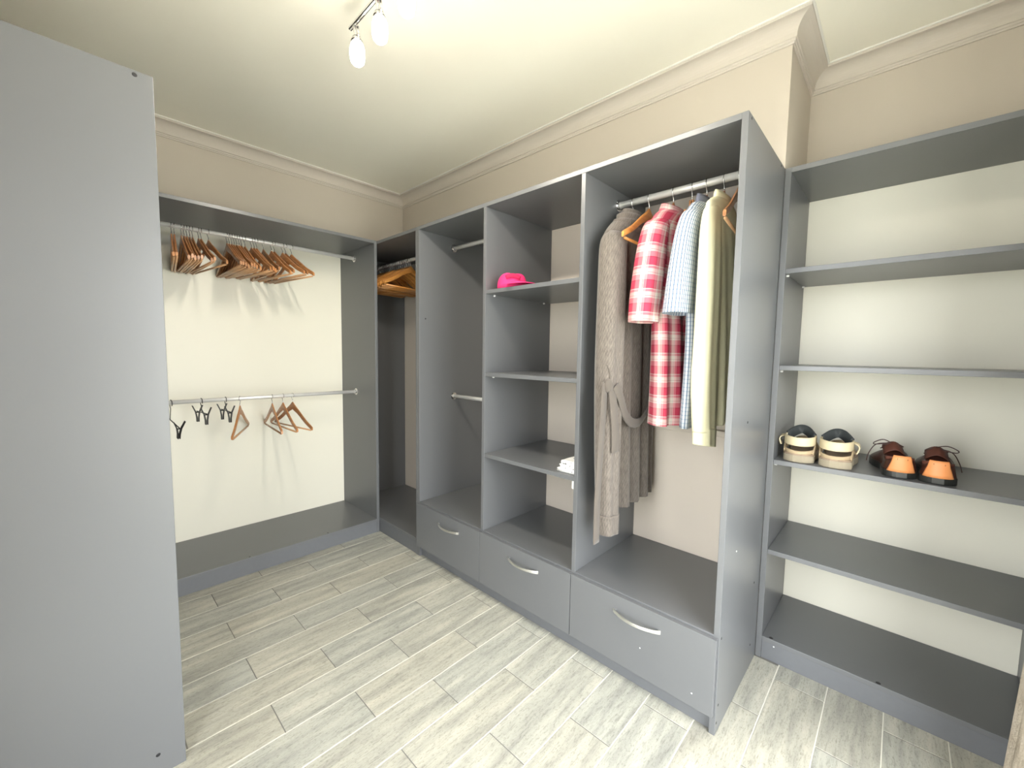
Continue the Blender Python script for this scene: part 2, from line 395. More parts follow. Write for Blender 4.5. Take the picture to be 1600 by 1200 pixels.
# --- corner unit (bay 1)
u = thing('corner_wardrobe', (.52, -.27, 0), 'dark narrow corner wardrobe bay packed with wooden hangers', 'wardrobe')
board('side_panel', u, .002, .024, YB, -.002, 0, H)
board('side_panel', u, X1 - 2 * T, X1 - T - .0005, YB, -.002, 0, H)
board('top_panel', u, .024, X1 - 2 * T, YB, -.002, H - T, H)
board('bottom_panel', u, .024, X1 - 2 * T, YB, -.002, .088, .108)
board('kick_board', u, .024, X1 - 2 * T, YB + .003, YB + .022, 0, .088, mat='kick')
rail(u, 'x', -.277, .024, X1 - 2 * T, 2.016)
# --- drawer wardrobe (bays 2 to 4)
u = thing('drawer_wardrobe', (1.96, -.27, 0), 'long slate grey open wardrobe with three drawers and steel bow handles', 'wardrobe')
board('side_panel', u, X1 - T, X1, YB, -.002, 0, H)
board('side_panel', u, X4 - T, X4, YB, -.0005, 0, H)
board('divider_panel', u, X2 - T, X2, YB, -.002, .08, H - T)
board('divider_panel', u, X3 - T, X3, YB, -.002, .08, H - T)
board('top_panel', u, X1, X4 - T, YB, -.002, H - T, H)
for a, b in ((X1, X2 - T), (X2, X3 - T), (X3, X4 - T)):
    board('drawer_top', u, a, b, YB, -.002, .345, .365)
    board('bottom_panel', u, a, b, YB + .02, -.002, .06, .08)
board('kick_board', u, X1, X4 - T, YB + .018, YB + .034, 0, .06, mat='kick')
for a, b, hc in ((1.0615, 1.6635, 1.392), (1.6665, 2.2645, 1.984), (2.2675, 2.871, 2.581)):
    m = MB(); m.box(a, b, YB - .019, YB - .001, .074, .358)
    d = m.build('drawer', 'grey', u, bevel=.0012)
    h = MB(); pts = []; wd = []
    for i in range(17):
        t_ = i / 16; pts.append((hc - .098 + .196 * t_, YB - .019 - .002 - .030 * math.sin(math.pi * t_) ** .8, .293)); wd.append(.015 - .003 * math.sin(math.pi * t_))
    h.ribbon(pts, (0, 0, 1), wd, .006)
    for e in (-.093, .093): h.box(hc + e - .005, hc + e + .005, YB - .026, YB - .018, .287, .299)
    h.build('handle', 'handle', d, bevel=.0008)['label'] = 'curved brushed steel bow handle'
for c in ((2.60, YB - .019, .190), (2.80, YB - .019, .125)): cap(u, c, 'y', -1, .0026, 'chip_sheen', 'paint_chip_sheen')
for z in (1.657, 1.225, .79):
    board('shelf', u, X2 + .0005, X3 - T - .0005, YB + .003, -.004, z - T, z)
    pins(u, X2, 1, z - T, (YB + .06, -.07)); pins(u, X3 - T, -1, z - T, (YB + .06, -.07))
board('support_strip', u, X3 - T - .012, X3 - T - .0005, YB + .004, YB + .012, .735, .769, mat='pin', label='white strip under the shelf end')
rail(u, 'x', -.277, X1, X2 - T, 2.016); rail(u, 'x', -.272, X1, X2 - T, 1.033)
rail(u, 'x', -.277, X3, X4 - T, 2.015, .0145)
for y, z in ((-.527, .350), (-.522, .100), (-.534, .040), (-.100, .100), (-.515, 2.088), (-.071, 2.088), (-.096, .376), (-.35, 1.091)):
    cap(u, (X4, y, z), 'x', 1, .0048)
cap(u, (X4, -.40, .62), 'x', 1, .003, 'chip_sheen', 'paint_chip_sheen'); cap(u, (X1, -.501, 1.539), 'x', 1)
struct('trim_2', B(X3 + .01, X4 - .03, -.024, -.0005, .962, .990), 'wall', 'taupe batten on the wall under the shirts', bevel=.003)
# --- shoe shelves in the niche
u = thing('shoe_shelf_unit', (3.41, .23, 0), 'slate grey open shelving with shoes and white back in the wall niche', 'shelf unit')
board('side_panel', u, 2.8772, 2.899, .0003, YN - .002, 0, H)
board('side_panel', u, XR - .022, XR - .002, .002, YN - .002, 0, H)
board('top_panel', u, 2.899, XR - .022, .002, YN - .012, H - T, H)
board('bottom_panel', u, 2.899, XR - .022, .002, YN - .012, .08, .10)
board('kick_board', u, 2.899, XR - .022, .005, .023, 0, .08, mat='kick')
board('back_panel', u, 2.899, XR - .022, YN - .010, YN - .002, 0, H, mat='board_white', label='white backing board')
for z in (.496, .893, 1.296, 1.695):
    board('shelf', u, 2.8995, XR - .0225, .004, YN - .012, z - T, z)
    pins(u, 2.899, 1, z - T, (.035, YN - .05)); pins(u, XR - .022, -1, z - T, (.035, YN - .05))
for c in ((2.932, .014, .10), (3.284, .014, .10)): cap(u, c, 'z', 1, .008)
cap(u, (2.945, .005, .070), 'y', -1, .003, 'chip_sheen', 'paint_chip_sheen')  # pale dot paints the oval sheen seen on this kick board
# --- opposite wardrobe whose end panel fills the left edge
XO = 1.6715
u = thing('facing_wardrobe', (1.0, -2.1, 0), 'tall slate grey wardrobe end panel filling the left foreground', 'wardrobe')
board('end_panel', u, XO - T, XO, YF + .002, A0 - .0005, 0, H)
board('end_panel', u, .002, .022, YF + .002, A0 - .0005, 0, H)
board('divider_panel', u, .84, .86, YF + .002, A0 - .0005, .1, H - T)
board('top_panel', u, .022, XO - T, YF + .002, A0 - .0005, H - T, H)
board('bottom_panel', u, .022, XO - T, YF + .002, A0 - .0005, .08, .10)
board('kick_board', u, .022, XO - T, A0 - .022, A0 - .004, 0, .08, mat='kick')
for z in (.6, 1.1, 1.6): board('shelf', u, .8605, XO - T - .0005, YF + .002, A0 - .004, z - T, z)
for y, z in ((-1.882, 2.088), (-1.909, .069)): cap(u, (XO, y, z), 'x', 1, .006)

# ------------------------------------------------------------------ hangers
def hook_pts(R=.0155, drop=.058, lean=0):
    p = []
    for i in range(15):
        a = math.radians(-35 + i * 215 / 14); p.append((R * math.cos(a), 0, R * math.sin(a)))
    p += [(-R * .93, 0, -.008), (-R * .55, 0, -.020), (-.001, 0, -.031), (0, 0, -.042), (0, 0, -drop)]
    return p
def hanger_proto(mat, bar='hbar', L=.232):
    r = thing('wooden_hanger', (0, 0, 0), 'x', 'hanger')
    MB().tube(hook_pts(.0168), .0019, 6).build('hook', 'wire', r, smooth=True, local=True)
    m = MB(); rings = []
    for i in range(25):
        s = -1 + 2 * i / 24; x = s * L; a = abs(s)
        z = -.078 - (.135 if L > .2 else .084) * (a ** 1.25) * (1 - .08 * math.cos(a * 6)); hh = .019 - .008 * a + .006 * math.exp(-(a / .14) ** 2)
        if a < .12: z += .010 * (1 - a / .12)
        th = .0047 + .0008 * a
        rings.append([(x, th * c, z + hh * d) for c, d in ((-1, -.6), (-.6, -1), (.6, -1), (1, -.6), (1, .6), (.6, 1), (-.6, 1), (-1, .6))])
    m.loft(rings); m.build('body', mat, r, smooth=False, local=True, bevel=0)
    for p in r.children[-1].data.polygons: p.use_smooth = len(p.vertices) == 4
    if L > .2: MB().tube([(-L + .018, 0, -.214), (L - .018, 0, -.214)], .0058, 8).build('trouser_bar', bar, r, smooth=True, local=True)
    return r
ORD = ['first', 'second', 'third', 'fourth', 'fifth', 'sixth', 'seventh', 'eighth', 'ninth', 'tenth', 'eleventh', 'twelfth', 'thirteenth', 'fourteenth', 'fifteenth', 'sixteenth', 'seventeenth', 'eighteenth']
protoC = hanger_proto('hwood', L=.125); protoA = hanger_proto('hwood'); protoB = hanger_proto('hwood2', 'hwood2'); used = set()
RAD = math.radians
def hang(proto, loc, yaw_deg, label, group=None, tilt=0):
    o = proto if proto.name not in used else copy_tree(proto)
    used.add(o.name)
    o.location = loc; o.rotation_euler = (0, RAD(tilt), RAD(yaw_deg)); o['label'] = label
    if group: o['group'] = group
    return o
DZ = .0125 - .0155 + .0
g1 = [-1.635, -1.622, -1.591, -1.578, -1.566, -1.553, -1.540, -1.512, -1.500, -1.465]
y1 = [-6, -6, 1, 1, 1, 2, 2, 8, 8, 14]
def clip_yaw(ys, yw):
    out = []
    for i, (y, a) in enumerate(zip(ys, yw)):
        if i:
            lim = math.degrees(max(y - ys[i - 1] - .0116, .0003) / .236); a = min(max(a, out[-1] - lim), out[-1] + lim)
        out.append(a)
    return out
y1 = clip_yaw(g1, y1)
for i, (y, a) in enumerate(zip(g1, y1)):
    hang(protoA, (.252, y, 2.014), a, '%s wooden hanger from the left in the smaller bunch on the upper left rail' % ORD[i], 'hangers on the upper left rail', random.uniform(-3, .6))
g2 = [-1.373, -1.361, -1.348, -1.335, -1.322, -1.309, -1.296, -1.278, -1.243, -1.228, -1.213, -1.177, -1.129, -1.113, -1.064, -1.045, -1.009]
y2 = [3, 3, 3.5, 4, 4, 4, 4.5, 5, 9, 9, 9, 4, 9, 9, 12, 12, 13]

y2 = clip_yaw(g2, y2)
for i, (y, a) in enumerate(zip(g2, y2)):
    hang(protoA, (.252, y, 2.014), a, '%s wooden hanger from the left in the larger bunch on the upper left rail' % ORD[i], 'hangers on the upper left rail', random.uniform(-3, .6))
for y, a, ti, lab in ((-1.335, -24, 1, 'wooden hanger turned edge-on alone on the lower left rail'), (-1.151, -4, .5, 'leftmost of three wooden hangers together on the lower left rail'), (-1.085, 2, .5, 'middle of three wooden hangers together on the lower left rail'), (-1.025, 10, .5, 'rightmost of three wooden hangers together on the lower left rail')):
    hang(protoA, (.252, y, 1.0175), a, lab, 'hangers on the lower left rail', ti)
for i in range(17):
    hang(protoB, (.10 + i * .0285 + random.uniform(-.004, .004), -.277, 2.014), 90 + random.uniform(-1.8, 1.8) + 6, '%s wooden hanger from the left in the dark corner wardrobe' % ORD[i], 'hangers in the corner wardrobe', random.uniform(-4, 4))
# hangers in the clothes bay
for x, a, pr, lab in ((2.352, 90, protoC, 'wooden hanger inside the grey robe'), (2.428, 91, protoB, 'empty golden wooden hanger between the grey robe and the plaid shirt'),
                      (2.535, 90, protoC, 'wooden hanger inside the pink plaid shirt'), (2.668, 90, protoC, 'wooden hanger inside the blue checked shirt'),
                      (2.732, 90, protoC, 'wooden hanger inside the pale yellow shirt'), (2.783, 96, protoA, 'empty wooden hanger beside the right end panel behind the yellow shirt')):
    hang(pr, (x, -.277, 2.0148), a, lab, 'hangers in the clothes bay')
# clamp hanger seen edge-on
def clamp_hanger():
    r = thing('clamp_hanger', (2.611, -.277, 2.0148), 'reddish wooden clamp hanger with brass ring between plaid and blue shirts', 'hanger', None, (0, 0, RAD(100)))
    MB().tube(hook_pts(.0168), .0019, 6).build('hook', 'wire', r, smooth=True, local=True)
    for s in (-1, 1):
        m = MB(); m.box(-.10, .10, s * .001 if s > 0 else -.0095, .0095 if s > 0 else -.001, -.17, -.115); m.box(-.012, .012, s * .001 if s > 0 else -.0095, .0095 if s > 0 else -.001, -.1155, -.054)
        m.build('clamp_bar', 'hwood', r, bevel=.002, local=True)
    MB().box(-.016, .016, -.012, .012, -.112, -.106).build('ring', 'tan', r, local=True, bevel=.001)
    return r
clamp_hanger()
def clip_hanger(loc, yaw_deg, stem, half, label, tilt=0):
    r = thing('clip_hanger', loc, label, 'hanger', 'black clip hangers on the lower left rail', (0, RAD(tilt), RAD(yaw_deg)))
    MB().tube(hook_pts(.0190, stem), .0020, 6).build('hook', 'black', r, smooth=True, local=True)
    MB().tube([(-half, 0, -stem), (half, 0, -stem)], .0028, 8).build('rod', 'black', r, smooth=True, local=True)
    for s in (-1, 1):
        cx = s * (half - .015); m = MB()
        for q in (-1, 1):
            m.ribbon([(cx, q * .026, -stem + .036), (cx, q * .010, -stem - .004), (cx, q * .005, -stem - .036), (cx, q * .004, -stem - .064)], (1, 0, 0), [.016, .020, .022, .024], .004)
        m.tube([(cx, -.012, -stem - .006), (cx, .012, -stem - .006)], .004, 8)
        m.build('clip', 'black', r, local=True)
    return r
clip_hanger((.252, -1.531, 1.0145), 6, .066, .092, 'black clip hanger with both clips splayed on the lower left rail')
clip_hanger((.252, -1.410, 1.0145), 3, .066, .092, 'black clip hanger next to the lone wooden hanger on the lower left rail')
clip_hanger((.252, -1.672, 1.0145), 10, .100, .15, 'leftmost black clip hanger hanging low by the grey foreground panel', 14)

# ------------------------------------------------------------------ garments
def sec(cx, cy, z, hx, hy, n=44, e=2.3, fold=0, k=5, ph=0.0, dz=None):
    """horizontal closed cloth section; local fold waves mainly move the flat faces"""
    out = []
    for j in range(n):
        a = 2 * math.pi * j / n; c, s = math.cos(a), math.sin(a)
        x = hx * math.copysign(abs(c) ** (2 / e), c); y = hy * math.copysign(abs(s) ** (2 / e), s)
        if fold: x += fold * math.sin(k * y / max(hy, .01) * math.pi + ph) * abs(c) ** .5 * (1 if c > 0 else .6); y += fold * .35 * math.sin(3 * a + ph)
        out.append((cx + x, cy + y, z + (dz(y / hy) if dz else 0)))
    return out
def lerp_rows(rows, n):
    out = []
    for i in range(n):
        t = i / (n - 1) * (len(rows) - 1); a = min(int(t), len(rows) - 2); f = t - a
        g = [rows[max(a - 1, 0)], rows[a], rows[a + 1], rows[min(a + 2, len(rows) - 1)]]
        out.append([0.5 * (2 * g[1][c] + (g[2][c] - g[0][c]) * f + (2 * g[0][c] - 5 * g[1][c] + 4 * g[2][c] - g[3][c]) * f * f + (3 * g[1][c] - g[0][c] - 3 * g[2][c] + g[3][c]) * f ** 3) for c in range(len(rows[0]))])
    return out
def cloth(rows, steps=40, n=44, k=5, ph=0, dz=None, caps=False, e=2.3):
    """rows: (z, cx, cy, hx, hy, fold, skew)"""
    m = MB(); rr = lerp_rows(rows, steps); rings = []; uvs = []; vlen = 0; pc = None
    for q in rr:
        z, cx, cy, hx, hy, fo = q[:6]; sk = q[6] if len(q) > 6 else 0
        f2 = (lambda s, sk=sk: sk * s)
        rings.append(sec(cx, cy, z, max(hx, .002), max(hy, .004), n, e, fo, k, ph, f2))
        c = Vector((cx, cy, z)); vlen += 0 if pc is None else (c - pc).length; pc = c
        u = 0; row = [(0, vlen)]
        for j in range(n):
            p, p2 = rings[-1][j], rings[-1][(j + 1) % n]; u += math.hypot(p2[0] - p[0], p2[1] - p[1]); row.append((u, vlen))
        mid = row[3 * n // 4][0]; uvs.append([(a_ - mid + 2.0, b_) for a_, b_ in row])
    return m.loft(rings, caps=caps, uvs=uvs)
def collar(cx, cy, z, rx, ry, h, flare, tilt, n=32):
    m = MB(); rings = []; uvs = []
    for i, (rr, hh) in enumerate(((0.96, -h * .2), (.98, h * .5), (1.0, h), (1.04, h * 1.04), (1.10, h * .7), (1.0 + flare, -h * .35))):
        ring = []; row = []
        for j in range(n):
            a = 2 * math.pi * j / n; ring.append((cx + rx * rr * math.cos(a), cy + ry * rr * math.sin(a), z + hh + tilt * math.cos(a)))
        for j in range(n + 1): row.append((j / n * .45, i * .02))
        rings.append(ring); uvs.append(row)
    return m.loft(rings, caps=False, uvs=uvs)
# --- plaid short-sleeved shirt
def shirt_plaid():
    X = 2.535
    r = thing('plaid_shirt', (X, -.25, 1.03), 'pink and white plaid short-sleeved shirt on a wooden hanger', 'shirt', 'shirts in the clothes bay')
    cloth([(1.918, X, -.274, .036, .084, 0), (1.914, X, -.274, .042, .104, 0), (1.898, X, -.272, .046, .140, .001), (1.855, X, -.265, .046, .190, .002), (1.79, X, -.262, .046, .205, .004), (1.65, X, -.240, .048, .195, .006), (1.45, X, -.215, .052, .180, .010), (1.25, X, -.205, .055, .175, .013), (1.10, X, -.200, .058, .175, .015), (1.035, X, -.200, .060, .176, .016, -.008)], 44, 60, 4, .6).build('body', 'plaid', r, smooth=True, solid=.0016)
    cloth([(1.875, X, -.375, .030, .040, 0), (1.845, X - .002, -.415, .040, .070, 0), (1.78, X - .006, -.440, .046, .074, .002), (1.68, X - .012, -.452, .050, .078, .003), (1.57, X - .018, -.460, .052, .080, .004), (1.50, X - .022, -.462, .050, .080, .004, -.022), (1.462, X - .024, -.460, .050, .080, .004, -.032)], 26, 40, 2, .3).build('sleeve', 'plaid', r, smooth=True, solid=.0016)
    cloth([(1.860, X, -.112, .026, .026, 0), (1.83, X, -.092, .036, .048, 0), (1.70, X, -.085, .036, .062, .002), (1.50, X, -.080, .036, .064, .003), (1.46, X, -.080, .036, .064, .003)], 20, 32, 2, .3).build('sleeve', 'plaid', r, smooth=True, solid=.0016)
    collar(X, -.274, 1.914, .036, .086, .030, .30, -.010).build('collar', 'plaid', r, smooth=True, solid=.0016)
    MB().ribbon([(X + .0485, -.215 + .012 * math.sin(i), 1.86 - i * .065) for i in range(13)], (0, 1, 0), .030, .002).build('placket', 'plaid', r)
shirt_plaid()
def shirt_blue():
    X = 2.668
    r = thing('checked_shirt', (X, -.25, 1.04), 'blue and white fine-checked short-sleeved shirt next to the yellow shirt', 'shirt', 'shirts in the clothes bay')
    cloth([(1.920, X, -.276, .022, .084, 0), (1.916, X, -.276, .025, .104, 0), (1.900, X, -.276, .026, .142, .001), (1.855, X, -.272, .026, .195, .001), (1.79, X, -.268, .026, .205, .002), (1.60, X, -.240, .027, .190, .004), (1.35, X - .006, -.215, .030, .180, .006), (1.04, X - .016, -.205, .032, .178, .008, -.006)], 40, 60, 4, 1.4).build('body', 'blue', r, smooth=True, solid=.0014)
    cloth([(1.885, X, -.375, .020, .040, 0), (1.85, X - .002, -.410, .028, .072, 0), (1.78, X - .010, -.430, .032, .080, .001), (1.65, X - .020, -.438, .038, .086, .002), (1.54, X - .026, -.440, .042, .090, .003, -.015), (1.490, X - .030, -.438, .044, .090, .003, -.036)], 26, 44, 2, 1.0).build('sleeve', 'blue', r, smooth=True, solid=.0014)
    cloth([(1.860, X, -.112, .018, .026, 0), (1.83, X, -.092, .020, .048, 0), (1.70, X, -.085, .020, .062, .001), (1.50, X, -.080, .022, .064, .002)], 20, 32, 2, .3).build('sleeve', 'blue', r, smooth=True, solid=.0014)
    collar(X, -.276, 1.916, .021, .084, .034, .22, -.006).build('collar', 'navy', r, smooth=True, solid=.0014)
shirt_blue()
def shirt_yellow():
    X = 2.732
    r = thing('yellow_shirt', (X, -.25, .98), 'pale yellow long-sleeved shirt hanging nearest the right end panel', 'shirt', 'shirts in the clothes bay')
    cloth([(1.922, X, -.276, .020, .084, 0), (1.918, X, -.276, .023, .104, 0), (1.902, X, -.274, .024, .142, 0), (1.857, X + .002, -.262, .024, .195, .001), (1.70, X + .006, -.225, .024, .190, .002), (1.40, X + .012, -.20, .026, .180, .004), (1.10, X + .016, -.195, .028, .178, .006), (1.06, X + .016, -.195, .028, .178, .006)], 40, 60, 4, 2.2).build('body', 'yellow', r, smooth=True, solid=.0014)
    sl = cloth([(1.90, X, -.345, .016, .040, 0), (1.86, X + .001, -.385, .022, .072, 0), (1.78, X + .002, -.400, .026, .084, .001), (1.60, X + .004, -.402, .030, .086, .002), (1.40, X + .004, -.400, .032, .090, .002), (1.24, X + .004, -.400, .034, .094, .002), (1.10, X + .004, -.385, .034, .082, .002, -.004), (1.045, X + .004, -.378, .033, .074, .002, -.010)], 36, 44, 3, .4).build('sleeve', 'yellow', r, smooth=True, solid=.0014)
    cloth([(1.056, X + .004, -.378, .035, .076, .002, -.010), (1.02, X + .004, -.374, .034, .072, .002, -.010), (.985, X + .004, -.370, .034, .070, .002, -.012)], 8, 44, 3, .4).build('cuff', 'yellow', sl, smooth=True, solid=.0016)
    cloth([(1.860, X, -.112, .016, .026, 0), (1.83, X, -.092, .018, .048, 0), (1.60, X, -.085, .018, .062, .001), (1.10, X, -.080, .020, .060, .002)], 20, 32, 2, .3).build('sleeve', 'yellow', r, smooth=True, solid=.0014)
    collar(X, -.276, 1.918, .019, .086, .030, .20, -.006).build('collar', 'yellow', r, smooth=True, solid=.0014)
shirt_yellow()
def robe():
    X = 2.352
    r = thing('bathrobe', (X, -.28, .6), 'long taupe marl robe with dangling tie belt on the left of the clothes bay', 'bathrobe')
    cloth([(1.925, X, -.280, .030, .084, 0), (1.918, X, -.280, .036, .106, 0), (1.895, X, -.282, .040, .152, .001), (1.83, X, -.290, .042, .212, .002), (1.77, X, -.284, .044, .226, .004), (1.60, X, -.278, .044, .226, .007), (1.35, X, -.272, .044, .232, .011), (1.15, X, -.268, .044, .236, .013), (.90, X, -.264, .046, .234, .016), (.70, X + .002, -.262, .048, .232, .018, .020), (.645, X + .002, -.262, .049, .232, .018, .040)], 60, 72, 5, .9).build('body', 'knit', r, smooth=True, solid=.003)
    # long front sleeve hanging down over the body edge
    sl = cloth([(1.84, X + .006, -.430, .034, .060, 0), (1.78, X + .018, -.468, .046, .070, 0), (1.60, X + .028, -.488, .050, .068, .003), (1.30, X + .034, -.502, .050, .066, .005), (1.05, X + .034, -.498, .048, .062, .005), (.80, X + .032, -.486, .044, .056, .005), (.64, X + .032, -.476, .042, .052, .005)], 44, 44, 2, .2).build('sleeve', 'knit', r, smooth=True, solid=.003)
    cloth([(.648, X + .032, -.476, .045, .055, .004), (.60, X + .032, -.473, .044, .053, .003), (.560, X + .032, -.470, .043, .051, .003)], 8, 44, 2, .2).build('cuff', 'knit', sl, smooth=True, solid=.004)
    cloth([(1.84, X, -.14, .028, .055, 0), (1.78, X, -.10, .036, .066, 0), (1.40, X, -.085, .038, .066, .003), (.72, X, -.085, .036, .058, .003)], 30, 36, 2, .2).build('sleeve', 'knit', r, smooth=True, solid=.003)
    # hood / shawl collar folded in layers
    h = MB(); rings = []; uvs = []
    for q in range(17):                      # thick folded hood lying round the neck, high at the back (towards the rail)
        t_ = q / 16; row = []; ur = []
        for j in range(40):
            a = 2 * math.pi * j / 40; c, s_ = math.cos(a), math.sin(a)
            ridge = .0055 * math.sin(t_ * math.pi * 7 + .5 * c)
            rr = .52 + .90 * t_ ** .8
            row.append((X + .002 + (.040 * min(rr, 1.0) + ridge * .5) * c, -.282 + (.112 * rr + ridge) * s_ - .022 * t_, 1.966 - .098 * t_ ** 1.2 - .016 * t_ * max(-s_, 0) + ridge * .6))
        for j in range(41): ur.append((j / 40 * .5, t_ * .15))
        rings.append(row); uvs.append(ur)
    h.loft(rings, caps=False, uvs=uvs)
    h.build('hood', 'knit', r, smooth=True, solid=.006)
    # belt: loop swag, knot, tails
    bx = X + .070
    def bz(pts): return lerp_rows(pts, 26)
    b = MB().ribbon(bz([(bx + .016, -.535, 1.205), (bx + .022, -.505, 1.16), (bx + .018, -.45, 1.08), (bx + .010, -.37, 1.035), (bx + .004, -.28, 1.03), (bx - .004, -.19, 1.075), (bx - .012, -.11, 1.15)]), (.1, .5, .9), .040, .007)
    bo = b.build('belt', 'knit', r, smooth=True)
    MB().ribbon(bz([(X + .060, -.572, 1.215), (X + .066, -.590, 1.12), (X + .066, -.602, .95), (X + .060, -.604, .75), (X + .058, -.600, .56)]), (0, 1, .05), .040, .007).build('belt_tail', 'knit', bo, smooth=True)
    MB().ribbon(bz([(X + .078, -.550, 1.20), (X + .086, -.545, 1.12), (X + .088, -.530, 1.02), (X + .086, -.522, .93)]), (.15, 1, 0), .044, .007).build('belt_tail', 'knit', bo, smooth=True)
    MB().sphere((X + .066, -.560, 1.205), .022, .024, .030).build('knot', 'knit', bo, smooth=True)
    MB().ribbon(bz([(X + .060, -.560, 1.29), (X + .074, -.556, 1.25), (X + .072, -.556, 1.20)]), (0, 1, 0), .012, .004).build('belt_loop', 'knit', r, smooth=True)
robe()

# ------------------------------------------------------------------ small things on the shelves
def baseball_cap():
    r = thing('pink_cap', (1.775, -.455, 1.657), 'hot pink cap on the top shelf of the middle bay', 'cap')
    m = MB(); rings = []
    for i in range(9):
        t_ = i / 8 * math.pi / 2 * .97; rr = .078 * math.cos(t_) ** .42; z = .080 * math.sin(t_) ** .8
        rings.append([(rr * math.cos(a), rr * math.sin(a) * .98, .001 + z + (.004 * math.sin(3 * a) if i > 2 else 0)) for a in [2 * math.pi * j / 28 for j in range(28)]])
    m.loft(rings); m.build('crown', 'pink', r, smooth=True, local=True)
    b = MB(); rings = []
    for i in range(8):
        q = i / 7; row = []
        for s in range(15):
            a = RAD(-62 + s * 124 / 14) - RAD(4); rr = .078 + .075 * q * (math.cos(RAD(-62 + s * 124 / 14)) ** .5)
            row.append((rr * math.cos(a), rr * math.sin(a), .020 - .014 * q + .014 * math.cos(RAD(-62 + s * 124 / 14) * 1.2)))
        rings.append(row)
    b.loft(rings, caps=False, closed=False); b.build('brim', 'pink', r, smooth=True, local=True, solid=.004)
    e = MB(); e.ribbon([(.080 * math.cos(RAD(a)), .080 * math.sin(RAD(a)), .050 + .012 * math.sin(RAD((a + 75) * 3))) for a in range(-70, -14, 5)], (0, 0, 1), .020, .003); e.build('rear_band', 'pinkdark', r, smooth=True, local=True)
baseball_cap()
def folded(name, x0, x1, y0, y1, z, layers, mat, label, cat):
    r = thing(name, ((x0 + x1) / 2, (y0 + y1) / 2, z), label, cat)
    for i in range(layers):
        h = .017; zz = z + i * h; m = MB(); rings = []
        ins = .006 * ((i * 37) % 3)
        for q in range(13):
            yy = y0 + ins + (y1 - y0 - 2 * ins) * q / 12; wv = .0015 * math.sin(q * 1.1 + i)
            xa, xb = x0 + ins + .003 * math.sin(q + i), x1 - ins
            pr = [(xa + h / 2 - h / 2 * math.sin(a), zz + h / 2 - h / 2 * .97 * math.cos(a)) for a in [s * math.pi / 6 for s in range(7)]]
            rings.append([(a_, yy, b_ + (wv if b_ > zz + h / 2 else 0)) for a_, b_ in pr] + [(xb, yy, zz + h * .97), (xb, yy, zz + h * .03)])
        m.loft(rings); m.build('fold', mat, r, smooth=True)
folded('folded_cloth', 2.140, 2.252, -.520, -.330, .7905, 3, 'print', 'folded white printed cloth on the lowest shelf of the middle bay', 'cloth')

def foot(s, L, W, side):
    """outline half widths along the shoe, heel s=0 to toe s=1: (left, right)"""
    w = W * (.36 + .14 * math.sin(min(s / .12, 1) * math.pi / 2) * 1.0 - .06 * math.exp(-((s - .40) / .14) ** 2) + .05 * math.exp(-((s - .70) / .16) ** 2))
    cap_ = 1.0
    if s < .10: cap_ = math.sqrt(max(1 - ((.10 - s) / .10) ** 2 * .85, .02))
    if s > .82: cap_ = math.sqrt(max(1 - ((s - .82) / .18) ** 2, .0))
    return w * max(cap_, .06)
def sole(mb, L, W, z0, z1, grow=0, curve=.010, n=60):
    rings = [[], [], []]
    pl, pr = [], []
    for i in range(n + 1):
        s = i / n; hw = foot(s, L, W, 1) + grow; y = s * L; off = curve * math.sin(s * math.pi) * (1 if s > .35 else .5)
        pl.append((-hw + off, y)); pr.append((hw + off, y))
    loop = pl + pr[::-1]
    for z, g in ((z0, -.0015), (z0 + .003, 0), (z1 - .002, 0), (z1, -.0015)):
        pass
    rs = []
    for z, g in ((z0, .985), (z0 + .003, 1.0), (z1 - .002, 1.0), (z1, .985)):
        rs.append([(x * g, L / 2 + (y - L / 2) * (1 - (1 - g) * .4), z) for x, y in loop])
    mb.loft(rs)
